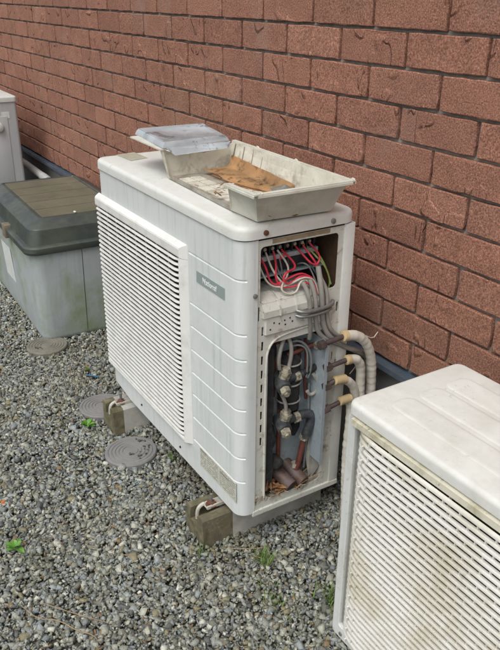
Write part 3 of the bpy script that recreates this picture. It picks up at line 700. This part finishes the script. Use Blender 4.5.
# ================================================================== CONCRETE BLOCKS
def block(x0, x1, y0, y1, ysplit, label):
    t = thing('concrete_block', label, 'block', ((x0+x1)/2, (y0+y1)/2, GZ), 'concrete support blocks under the middle machine')
    zt = -.023; ym = (x0+x1)/2; s = .021
    def prof(y): return [(x0, y, GZ-.02), (x0+.004, y, zt-.004), (x0+.008, y, zt), (ym-s-.004, y, zt), (ym-s, y, zt-.004), (ym-s, y, zt-.040), (ym+s, y, zt-.040), (ym+s, y, zt-.004), (ym+s+.004, y, zt), (x1-.006, y, zt), (x1, y, zt-.006), (x1+.004, y, GZ-.02)]
    def seg(ya, yb, m, nm, n=6):
        b = B(); rings = []
        for k in range(n+1):
            y = ya+(yb-ya)*k/n; rings.append([Vector(p)+Vector((noise.noise(Vector(p)*30)*.0016, noise.noise(Vector(p)*25+Vector((9, 0, 0)))*.002, noise.noise(Vector(p)*30+Vector((0, 9, 0)))*.0014)) for p in prof(y)])
        b.loft(rings); return b.obj(nm, m, t)
    seg(y0, ysplit, 'mossy', 'weathered_end'); seg(ysplit, y1, 'concrete', 'sheltered_end', 8)
    return t
block(-.163, -.066, -.073, .315, .018, 'mossy brown concrete support block under the near corner of the open machine')
block(-.787, -.690, -.066, .315, -.030, 'pale stained concrete support block under the far end of the open machine')

# ================================================================== DRAIN COVERS
def cover(cx, cy, rd_, m, label, seed):
    b = B(); zt = GZ+.0105
    prof = [(rd_, GZ-.03), (rd_, zt-.004), (rd_-.003, zt)]
    k = rd_-.010
    while k > .022:
        prof += [(k, zt), (k-.0015, zt-.0022), (k-.0035, zt-.0022), (k-.005, zt)]; k -= .0115
    prof.append((.004, zt))
    n = 48; rings = [[Vector((cx+r_*math.cos(2*PI*i/n), cy+r_*math.sin(2*PI*i/n), z)) for i in range(n)] for r_, z in prof]
    b.loft(rings); o = b.obj('drain_cover', m)
    o.data.transform(Matrix.Translation((-cx, -cy, -GZ))); o.location = (cx, cy, GZ); o.rotation_euler = (R(random.uniform(-1, 1)), R(random.uniform(-1.5, 1.5)), 0)
    o.data.shade_smooth(); o.data.set_sharp_from_angle(angle=R(25))
    tag(o, label, 'drain cover', 'round drain covers in the gravel')
    return o
cover(*covers[0], 'round grey ringed drain cover nearest the camera, beside the open machine', 1)
cover(*covers[1], 'round grey ringed drain cover partly behind the far concrete block', 2)
cover(*covers[2], 'mossy round drain cover half under the corner of the storage box', 3)
# dark crumbs lying on the covers
b = B(); rd = random.Random(31)
for (cx, cy) in [(-.60, -.02), (-.56, -.01), (-.53, -.055), (-.88, -.02), (-1.43, -.09)]:
    for k in range(6):
        x = cx+rd.gauss(0, .012); y = cy+rd.gauss(0, .012); s = rd.uniform(.002, .006)
        b.box(x-s, x+s*.8, y-s*.6, y+s*.6, GZ+.0105, GZ+.012+s*.7, s*.3, 1, Matrix.Rotation(rd.uniform(0, 3), 3, 'Z'))
tag(b.obj('soil_crumbs', pmat('dark_soil_crumb', (.10, .095, .085), .95, .4, 90, bump=.4)), 'dark soil crumbs lying on the drain covers', 'soil crumbs', kind='stuff')

# ================================================================== STORAGE BOX
sb = thing('storage_box', 'large grey green plastic storage box with dark green lid and side latch', 'storage box', (-1.93, .19, GZ))
def warp(b, ang=-1.6, c=(-1.48, -.04)):
    bmesh.ops.rotate(b.bm, cent=Vector((c[0], c[1], 0)), matrix=Matrix.Rotation(R(ang), 3, 'Z'), verts=b.bm.verts)
def sbobj(b, n, m, p=sb, s=None): warp(b); return b.obj(n, m, p, s)
rings = []
for z, i in ((GZ-.004, .012), (GZ+.004, .004), (GZ+.02, 0), (.10, -.008), (.30, -.018)):
    rings.append(rr(-2.40+i, -1.485-i, -.052+i, .352-i*.4, .05, z, 8))
b = B(); b.loft(rings); body = sbobj(b, 'box_body', 'boxbody', sb, 40)
b = B()
for y in (.135, .27):
    b.prism([(-1.4840, y, GZ+.02), (-1.4760, y, .10), (-1.4660, y, .29), (-1.474, y, .29), (-1.49, y, GZ+.02)], (0, .0022, 0))
sbobj(b, 'seam_groove', 'boxlid', sb)
b = B()
for y in (.045, .145): b.prism([(-1.469, y, .285), (-1.460, y, .285), (-1.470, y, .258)], (0, .005, 0))
for x in (-1.56, -1.95, -2.2): b.prism([(x, -.068, .285), (x, -.078, .285), (x, -.067, .258)], (.005, 0, 0))
sbobj(b, 'rim_rib', 'boxbody', sb)
lv = [(.283, -.026, .05), (.280, -.034, .052), (.290, -.038, .054), (.306, -.037, .054), (.312, -.030, .05), (.314, -.018, .05), (.372, -.006, .048), (.378, -.001, .046), (.401, .046, .020), (.403, .050, .018), (.403, .056, .016), (.3995, .059, .014)]
b = B(); b.loft([rr(-2.26+i, -1.490-i, -.052+i, .408-i, rd_, z, 8) for z, i, rd_ in lv])
ld = sbobj(b, 'box_lid', 'boxlid', sb, 28)
b = B(); b.loft([rr(-2.196, -1.554, .012, .344, .012, .3975, 6), rr(-2.196, -1.554, .012, .344, .012, .3985, 6)])
for k in range(5):
    x0 = -2.188+.127*k; b.box(x0, x0+.119, .016, .340, .398, .4025, .0015, 1)
sbobj(b, 'lid_top', 'boxtop', ld)
b = B()
for x in (-1.80,): b.box(x-.024, x+.024, -.096, -.064, .268, .326, .004, 2); sbobj(b, 'latch', 'latch', sb, 30); b = B()
b = B(); b.prism([(-1.74, -.047, .37), (-1.68, -.047, .37), (-1.67, -.072, .314), (-1.75, -.072, .314)], (0, .016, 0)); sbobj(b, 'lid_rib', 'boxlid', ld)
b = B(); b.prism([(-2.03, -.0665, .190), (-1.865, -.0665, .193), (-1.865, -.0572, .028), (-2.03, -.0572, .025)], (0, -.001, 0)); lab = sbobj(b, 'paper_label', 'paper', sb)
b = B(); b.box(-1.568, -1.553, .150, .158, .402, .408, .002); tag(b.obj('lid_pebble', 'letter'), 'small white chip lying on the storage box lid', 'chip')

# ================================================================== LEFT OUTDOOR UNIT
lu = thing('outdoor_unit', 'light grey outdoor air conditioner unit at the far left behind the storage box', 'air conditioner', (-3.3, .17, GZ), 'outdoor air conditioner units along the wall')
b = B(); b.loft([rr(-3.70, -2.90, .025, .322, .018, GZ+.03, 4), rr(-3.70, -2.90, .025, .322, .018, .672, 4)]); b.obj('casing', 'leftw', lu, 40)
b = B(); b.loft(slab(-3.704, -2.895, .020, .327, .674, .702, .022, .008)); b.obj('top_lid', 'leftlid', lu, 40)
b = B(); b.box(-2.902, -2.896, .120, .262, .10, .60, .003); hc = b.obj('valve_cover', 'leftw', lu, 30)
b = B(); b.tube([(-2.898, .208, .545), (-2.880, .208, .545), (-2.876, .208, .545)], [.026, .024, .018], 20); b.obj('handle', 'leftlid', hc, 40)
b = B(); b.box(-2.9, -2.8985, .232, .276, .588, .622); b.obj('sticker', 'paper', lu)
b = B(); b.box(-3.62, -3.12, .018, .026, .05, .62, .003); b.obj('grille', 'black', lu)  # black sheet, its colour stands in for the dark behind the slats
sm2 = slat_mesh([(-3.62, .02), (-3.61, .010), (-3.13, .010), (-3.12, .02)], sec, 'slat', 'leftw')
for i in range(34):
    o = bpy.data.objects.new('slat', sm2); C.objects.link(o); o.location = (0, 0, .06+.0168*i); adopt(o, lu)
for x in (-3.55, -3.05):
    b = B(); b.box(x-.05, x+.05, -.02, .34, GZ-.02, GZ+.03, .004); tag(b.obj('concrete_block', 'concrete'), ('concrete block under the far end of the light grey machine' if x < -3.3 else 'concrete block under the near end of the light grey machine'), 'block')
b = B(); b.tube([(-3.5, .40, .275), (-3.265, .415, .262), (-3.10, .42, .254), (-2.87, .43, .240), (-2.6, .435, .20), (-2.45, .44, .05), (-2.42, .44, GZ-.02)], .0215, 14, 2)
dp = b.obj('duct_pipe', 'pvc', None, 60); tag(dp, 'pale grey insulated pipe running behind the storage box along the wall base', 'pipe')
b = B(); b.tube([(-2.93, .4275, .243), (-2.87, .43, .240), (-2.83, .4315, .237)], [.0235, .0235, .0225], 14); b.obj('pipe_collar', 'pvc', dp, 60)

# ================================================================== RIGHT OUTDOOR UNIT
RX0, RX1, RY0, RY1, RZ0, RZ1 = .3325, 1.112, .050, .350, -.104, .484
ru = thing('outdoor_unit', 'small white outdoor air conditioner unit with yellowed bowed grille at the right', 'air conditioner', ((RX0+RX1)/2, .2, GZ), 'outdoor air conditioner units along the wall')
b = B(); b.box(RX0+.001, RX1-.001, .096, RY1, RZ0+.004, RZ1, .006); b.obj('casing', 'white', ru, 30)
me = plate2d(rect2(RX0, RX1, RZ0, RZ1, .012), [rect2(RX0+.0185, RX1-.02, RZ0+.030, RZ1-.026, .008)], .008, .0012)
me.transform(Matrix.Translation((0, RY0+.005, 0)) @ MXZ); link('front_frame', me, 'white', ru)
b = B(); b.box(RX0, RX0+.017, RY0+.004, .10, RZ0, RZ1, .002); b.box(RX1-.019, RX1, RY0+.004, .10, RZ0, RZ1, .002); b.box(RX0+.01, RX1-.01, RY0+.006, .10, RZ0, RZ0+.028); b.obj('side_panel', 'white', ru)
b = B(); b.prism([(RX0+.018, .060, RZ1-.001), (RX0+.018, .040, RZ1-.004), (RX0+.018, .039, RZ1-.016), (RX0+.018, .046, RZ1-.022), (RX0+.018, .060, RZ1-.022)], (RX1-RX0-.038, 0, 0)); b.obj('grille_header', 'cream', ru)
b = B(); b.box(RX0+.02, RX1-.02, .0885, .0955, RZ0+.03, RZ1-.002); b.obj('grille_shade_sheet', 'black', ru)  # shade seen between the slats, painted as a black sheet
lx = RX0+.0185
pth = [(lx, .088), (lx+.002, .076), (lx+.008, .064), (lx+.018, .053), (lx+.032, .045), (lx+.052, .0395), (lx+.08, .037), (.7, .036), (RX1-.10, .037), (RX1-.07, .0395), (RX1-.05, .046), (RX1-.03, .06), (RX1-.021, .088)]
sec2 = [(-.0028, -.0028), (-.0030, .0010), (-.0016, .0034), (.0036, .0037), (.0036, -.0004), (-.0006, -.0036)]
sm3s = []
for sh in range(2):
    m_ = slat_mesh(pth, sec2, 'slat', 'oldslat'); bm = bmesh.new(); bm.from_mesh(m_); x = lx+.040+sh*.019
    while x < RX1-.06:
        q = bmesh.ops.create_cube(bm, size=1)['verts']
        for v in q: v.co = Vector((x+v.co.x*.0028, .0380+v.co.y*.0046, -.0078+v.co.z*.0100))
        x += .038
    bm.to_mesh(m_); bm.free(); sm3s.append(m_)
z = RZ0+.036; k = 0; PITCH = .01597
while z < RZ1-.020:
    o = bpy.data.objects.new('slat', sm3s[k % 2]); C.objects.link(o); o.location = (0, 0, z); adopt(o, ru); z += PITCH; k += 1
rb = None
for k in range(5):
    x = lx+.10+k*.15
    if x > RX1-.06: break
    if rb is None:
        b = B(); b.box(x-.0014, x+.0014, .050, .056, RZ0+.03, RZ1-.028); rb = b.obj('grille_rib', 'oldslat', ru); rx = x
    else:
        copy_part(rb, ru, (x-rx, 0, 0))
# lid with pressed panels
b = B(); b.loft([rr(RX0-.002, RX1+.002, RY0-.004, RY1+.003, .018, .4855)]+slab(RX0-.004, RX1+.004, RY0-.006, RY1+.004, .4865, .512, .022, .010))
rl = b.obj('top_lid', 'whitetop', ru, 40)
for (x0, y0, y1) in ((.384, .098, .160), (.384, .170, .235), (.384, .245, .312)):
    b = B(); b.loft([rr(x0, RX1-.05, y0, y1, .022, .5118), rr(x0+.003, RX1-.053, y0+.003, y1-.003, .0195, .5128), rr(x0+.008, RX1-.058, y0+.008, y1-.008, .015, .5132), rr(x0+.010, RX1-.060, y0+.010, y1-.010, .013, .51325)])
    b.obj('pressed_panel', 'whitetop', rl, 50)
b = B(); b.tube([(RX0-.0005, .064, .45), (RX0-.002, .064, .45)], .003, 8)
b.tube([(RX0+.03, RY0-.001, RZ0+.014), (RX0+.03, RY0-.003, RZ0+.014)], .005, 10); b.obj('screw', 'screw', ru)

# ================================================================== TRAY ON TOP
ty = thing('plastic_tray', 'broken ivory plastic tray with a missing front side on top of the open machine', 'tray', (-.22, .15, .774))
def quad_slab(b, p, th):
    p = [Vector(q) for q in p]; nrm = (p[1]-p[0]).cross(p[2]-p[1]).normalized()*th; b.prism(p, nrm)
fz, rz = .7775, .855
b = B(); b.prism([(-.482, .070, fz), (-.016, .052, fz), (-.006, .246, fz), (-.478, .252, fz)], (0, 0, .003))
b.prism([(-.480, .066, fz+.008), (-.116, .050, fz+.008), (-.116, .050, fz-.001), (-.480, .066, fz-.001)], (0, .003, 0))
b.obj('tray_floor', 'grime', ty)
b = B(); rd = random.Random(4)
for x in [-.44+.052*k for k in range(8)]:
    for y in (.075, .108, .141, .174, .207):
        if rd.random() < .16: continue
        b.box(x+.002, x+.0485, y+.0015, y+.0305, fz+.0024, fz+.0052, .0006, 1, Matrix.Rotation(rd.uniform(-.02, .02), 3, 'Z'))
b.obj('raised_pad', 'trayin', ty)
b = B()   # back wall
quad_slab(b, [(-.478, .252, fz), (-.006, .246, fz), (.043, .252, rz), (-.486, .270, rz)], .0028)
for x in [-.46+.047*k for k in range(10)]: pass
b.obj('back_wall', 'trayin', ty)
b = B()
for x in [-.46+.047*k for k in range(10)]: b.prism([(x, .2500, fz+.002), (x, .2665, rz-.003), (x, .2625, rz-.003), (x, .2455, fz+.002)], (.0014, 0, 0))
b.obj('wall_rib', 'grime', ty)
b = B(); quad_slab(b, [(-.006, .246, fz), (-.016, .052, fz), (.040, .012, rz), (.043, .252, rz)], .0028); b.obj('end_wall', 'tray', ty)
b = B(); quad_slab(b, [(-.118, .050, fz), (-.062, .008, rz), (.040, .012, rz), (-.016, .052, fz)], .0028)
quad_slab(b, [(-.118, .048, fz), (-.062, .005, rz), (-.062, .022, rz), (-.118, .064, fz)], .0026); b.obj('front_wall', 'tray', ty)
b = B()   # broken far wall, ragged top
n = 14; top = []
for k in range(n+1):
    s = k/n; top.append((-.484-.014*s*0, .052+.218*s, rz-(.0 if s < .05 else .004+.020*math.sin(PI*min(1, s*1.02))*(.6+.4*rd.random()))))
b.prism([(-.482, .070, fz)]+top+[(-.478, .252, fz)], (.003, 0, 0))
b.prism([(-.4815, .070, fz), (-.468, .066, fz), (-.470, .050, rz), (-.4855, .049, rz)], (0, -.0028, 0)); b.obj('far_wall', 'trayin', ty)
b = B()   # rims
def rim(p, q, nrm, w=.011, t=.003, lip=.005):
    p, q, nrm = Vector(p), Vector(q), Vector(nrm); b.prism([p, q, q+nrm*w, p+nrm*w], (0, 0, t)); b.prism([p+nrm*w, q+nrm*w, q+nrm*(w+.002), p+nrm*(w+.002)], (0, 0, -lip))
rim((.040, .010, rz), (.043, .254, rz), (1, 0, 0)); rim((-.064, .0115, rz+.0002), (.052, .0115, rz+.0002), (0, -1, 0)); rim((-.486, .268, rz), (.054, .252, rz+.0003), (.03, 1, 0), .010)
rim((-.484, .052, rz), (-.484, .07, rz), (-1, 0, 0), .014)
b.obj('rim', 'tray', ty)
b = B(); b.prism([(-.468, .040, rz-.002), (-.468, .058, rz-.001), (-.665, .064, rz+.001), (-.668, .042, rz)], (0, 0, .0032)); b.obj('rim_extension', 'tray', ty)
b = B()
for x, y in ((-.18, .268), (.045, .262), (.046, .02), (-.36, .272)):
    b.tube([(x-.006, y, rz+.001), (x-.004, y+.001, rz+.005), (x+.003, y, rz+.005), (x+.006, y, rz+.002)], .0018, 6)
b.obj('rim_clip', 'tray', ty)
# curled rusty board in the tray
b = B(); nx, ny = 14, 9; g = []
for i in range(nx+1):
    row = []
    for j in range(ny+1):
        s, t_ = i/nx, j/ny
        y0_ = .158+.004*math.sin(s*9); x = -.455+.30*s
        if s > .5: y0_ += (s-.5)*.08
        L = t_*(.30-y0_-.06+.03)
        flat = .238-y0_
        if L < flat: y = y0_+L; z = fz+.016+.0012*math.sin(s*5+t_*3)-.002*(int(s*3.01))
        else:
            e = L-flat; y = .238+min(e*.35, .02); z = fz+.016-.002*(int(s*3.01))+e*.95*(1-.45*s)
        z += .0015*noise.noise(Vector((x*40, y*40, 1)))
        row.append(b.bm.verts.new((x, y, z)))
    g.append(row)
for i in range(nx):
    for j in range(ny): b.bm.faces.new([g[i][j], g[i+1][j], g[i+1][j+1], g[i][j+1]])
r_ = bmesh.ops.solidify(b.bm, geom=list(b.bm.faces), thickness=-.009)
tag(b.obj('rusty_board', 'board', None, 40), 'curled rusty orange board lying inside the ivory tray', 'board')
b = B(); rd = random.Random(12)
pts = [(-.175, .190), (-.165, .215), (-.14, .232), (-.10, .222), (-.085, .19), (-.13, .17)]
vs = [Vector((x, y, fz+.020+rd.uniform(-.006, .012))) for x, y in pts]; cvt = Vector((-.13, .203, fz+.040))
for a, c in zip(vs, vs[1:]+vs[:1]): b.face([a, c, cvt])
tag(b.obj('grey_rag', 'leafg'), 'crumpled grey scrap at the near end of the rusty board', 'scrap')
b = B(); rd = random.Random(13)
for k in range(60):
    x = rd.uniform(-.30, .02); y = .03+rd.uniform(.02, .20); z = fz+.016+rd.uniform(0, .012); a = rd.uniform(0, 6.3); l_ = rd.uniform(.004, .012)
    if x > -.09: z = fz+.010+rd.uniform(0, .02)
    d = Vector((math.cos(a), math.sin(a), rd.uniform(-.5, .5)))*l_; e = d.cross(Vector((0, rd.uniform(-.5, .5), 1))).normalized()*l_*.5; p = Vector((x, y, z)); b.face([p-d, p+e, p+d, p-e])
tag(b.obj('leaf_litter', 'leafd'), 'dead leaf scraps scattered inside the ivory tray', 'leaf litter', kind='stuff')
# grey blue plastic cover resting on the rim extension
b = B(); q = [(-.690, .070), (-.468, .050), (-.480, .252), (-.684, .290)]
def ringq(ins, z, dz=0):
    c = Vector((sum(p[0] for p in q)/4, sum(p[1] for p in q)/4)); return [Vector((p[0]+(c.x-p[0])*ins, p[1]+(c.y-p[1])*ins, z+dz*(p[0]+.69))) for p in q]
b.loft([ringq(-.02, .8590), ringq(-.015, .8605), ringq(.03, .872, -.01), ringq(.08, .8765, -.02), ringq(.14, .8765, -.02), ringq(.18, .8735, -.02)])
bmesh.ops.bevel(b.bm, geom=[e for e in b.bm.edges if e.calc_length() > .12], offset=.002, segments=2, affect='EDGES')
gc = b.obj('grey_cover', 'sheet', None, 40); tag(gc, 'grey blue dusty plastic cover resting on the far end of the tray', 'cover')
b = B(); b.prism([(-.4655, .055, .860), (-.4655, .250, .860), (-.450, .235, .845), (-.455, .075, .840)], (.0012, 0, 0)); b.obj('hanging_film', 'sheet', gc)

# ================================================================== SMALL THINGS ON THE GRAVEL
def leafy(cx, cy, n, L, label, m='green', up=.85, seed=1):
    t = thing('weed', label, 'weed', (cx, cy, GZ), 'small weeds in the gravel'); rd = random.Random(seed)
    for k in range(n):
        a = 2*PI*k/n+rd.uniform(-.4, .4); l_ = L*rd.uniform(.75, 1.2); el = min(1.45, up*rd.uniform(.5, 1.5))
        d = Vector((math.cos(a)*math.cos(el), math.sin(a)*math.cos(el), math.sin(el))); sd_ = Vector((-math.sin(a), math.cos(a), 0)); p0_ = Vector((cx, cy, GZ+.002))
        b = B(); L_, R_, Mi = [], [], []
        for i in range(6):
            s = i/5; w = l_*.19*math.sin(PI*min(1, s*.92+.06))**.8*(s > .12) + .0012; c_ = p0_+d*l_*s-Vector((0, 0, 1))*l_*.35*s*s; Mi.append(c_); L_.append(c_+sd_*w+Vector((0, 0, w*.35))); R_.append(c_-sd_*w+Vector((0, 0, w*.35)))
        for i in range(5):
            b.face([Mi[i], Mi[i+1], L_[i+1], L_[i]]); b.face([Mi[i], R_[i], R_[i+1], Mi[i+1]])
        b.obj('leaf', m, t, 60)
    return t
leafy(-.320, -.497, 8, .034, 'bright green weed alone in the gravel at the left edge', seed=2)
leafy(-.785, -.128, 8, .032, 'bright green weed between the ringed drain covers', seed=3)
leafy(-1.155, .010, 7, .026, 'pale green weed near the storage box and a blue scrap', 'grassm', 1.1, seed=4)
def tuft(cx, cy, n, h, sp, label, seed):
    b = B(); rd = random.Random(seed)
    for k in range(n):
        x = cx+rd.gauss(0, sp); y = cy+rd.gauss(0, sp*.7); a = rd.uniform(0, 6.3); hh = h*rd.uniform(.5, 1.2); ln = hh*rd.uniform(.2, .9); w = rd.uniform(.0009, .0020)
        d = Vector((math.cos(a), math.sin(a), 0)); s_ = Vector((-d.y, d.x, 0))*w; p = Vector((x, y, GZ-.004)); m_ = p+d*ln*.4+Vector((0, 0, hh*.6)); e = p+d*ln+Vector((0, 0, hh))
        b.face([p-s_, p+s_, m_+s_, m_-s_]); b.face([m_-s_, m_+s_, e])
    tag(b.obj('grass_tuft', 'grassm'), label, 'grass', 'grass tufts in the gravel')
tuft(.062, .035, 60, .038, .013, 'sparse green grass tuft below the open side of the middle machine', 5)
tuft(-.045, -.085, 30, .022, .012, 'low grass tuft at the foot of the mossy block', 6)
tuft(.19, -.015, 60, .018, .028, 'low grass tuft at the lower edge near the right machine', 9)
tuft(.262, .115, 110, .030, .026, 'green grass tuft against the base of the right machine', 7)
tuft(-.475, .035, 22, .020, .015, 'thin grass tuft beside the nearest drain cover', 10)
for (p, label) in (([(-.105, -.540), (-.05, -.520), (-.02, -.478), (.03, -.452), (.055, -.425), (.09, -.42)], 'long thin dry twig on the gravel at the bottom left'), ([(-.10, -.50), (-.02, -.44), (.06, -.37)], 'short dry twig just above the long twig'),
                   ([(-.03, -.03), (.01, .03), (.03, .075)], 'pale twig in front of the pale end of the near block'), ([(.035, .02), (.05, .03), (.075, .05)], 'tiny straw beside the grass tuft')):
    b = B(); b.tube([(x, y, GZ+.004+random.uniform(0, .006)) for x, y in p], [.0009]+[.0012]*(len(p)-2)+[.0006], 6, 1); tag(b.obj('twig', 'twig'), label, 'twig', 'dry twigs on the gravel')
b = B(); rd = random.Random(17)
for k in range(150):
    x = rd.uniform(-.9, .35); y = rd.uniform(-.62, .12); a = rd.uniform(0, 6.3); l_ = rd.uniform(.003, .008); z = GZ+.002+rd.uniform(0, .004)
    d = Vector((math.cos(a), math.sin(a), rd.uniform(-.3, .3)))*l_; e = d.cross(Vector((0, 0, 1))).normalized()*l_*.4; p = Vector((x, y, z)); b.face([p-d, p+e, p+d, p-e])
tag(b.obj('dead_leaf_bits', 'leafd'), 'small brown dead leaf bits strewn over the gravel', 'leaf litter', kind='stuff')
b = B(); x, y = -.520, -.478; b.prism([(x-.008, y-.004, GZ+.006), (x+.007, y-.006, GZ+.009), (x+.009, y+.005, GZ+.007), (x-.006, y+.007, GZ+.010)], (0, 0, .0008)); tag(b.obj('orange_leaf', pmat('orange_leaf', (.55, .16, .03), .6, .2, 50)), 'small orange leaf on the gravel at the left edge', 'leaf')
b = B(); b.prism([(-1.12, .000, GZ+.006), (-1.075, .030, GZ+.012), (-1.072, .024, GZ+.012), (-1.118, -.008, GZ+.006)], (0, 0, .001)); tag(b.obj('plastic_scrap', 'bluet'), 'thin blue plastic scrap on the gravel near the storage box', 'scrap')
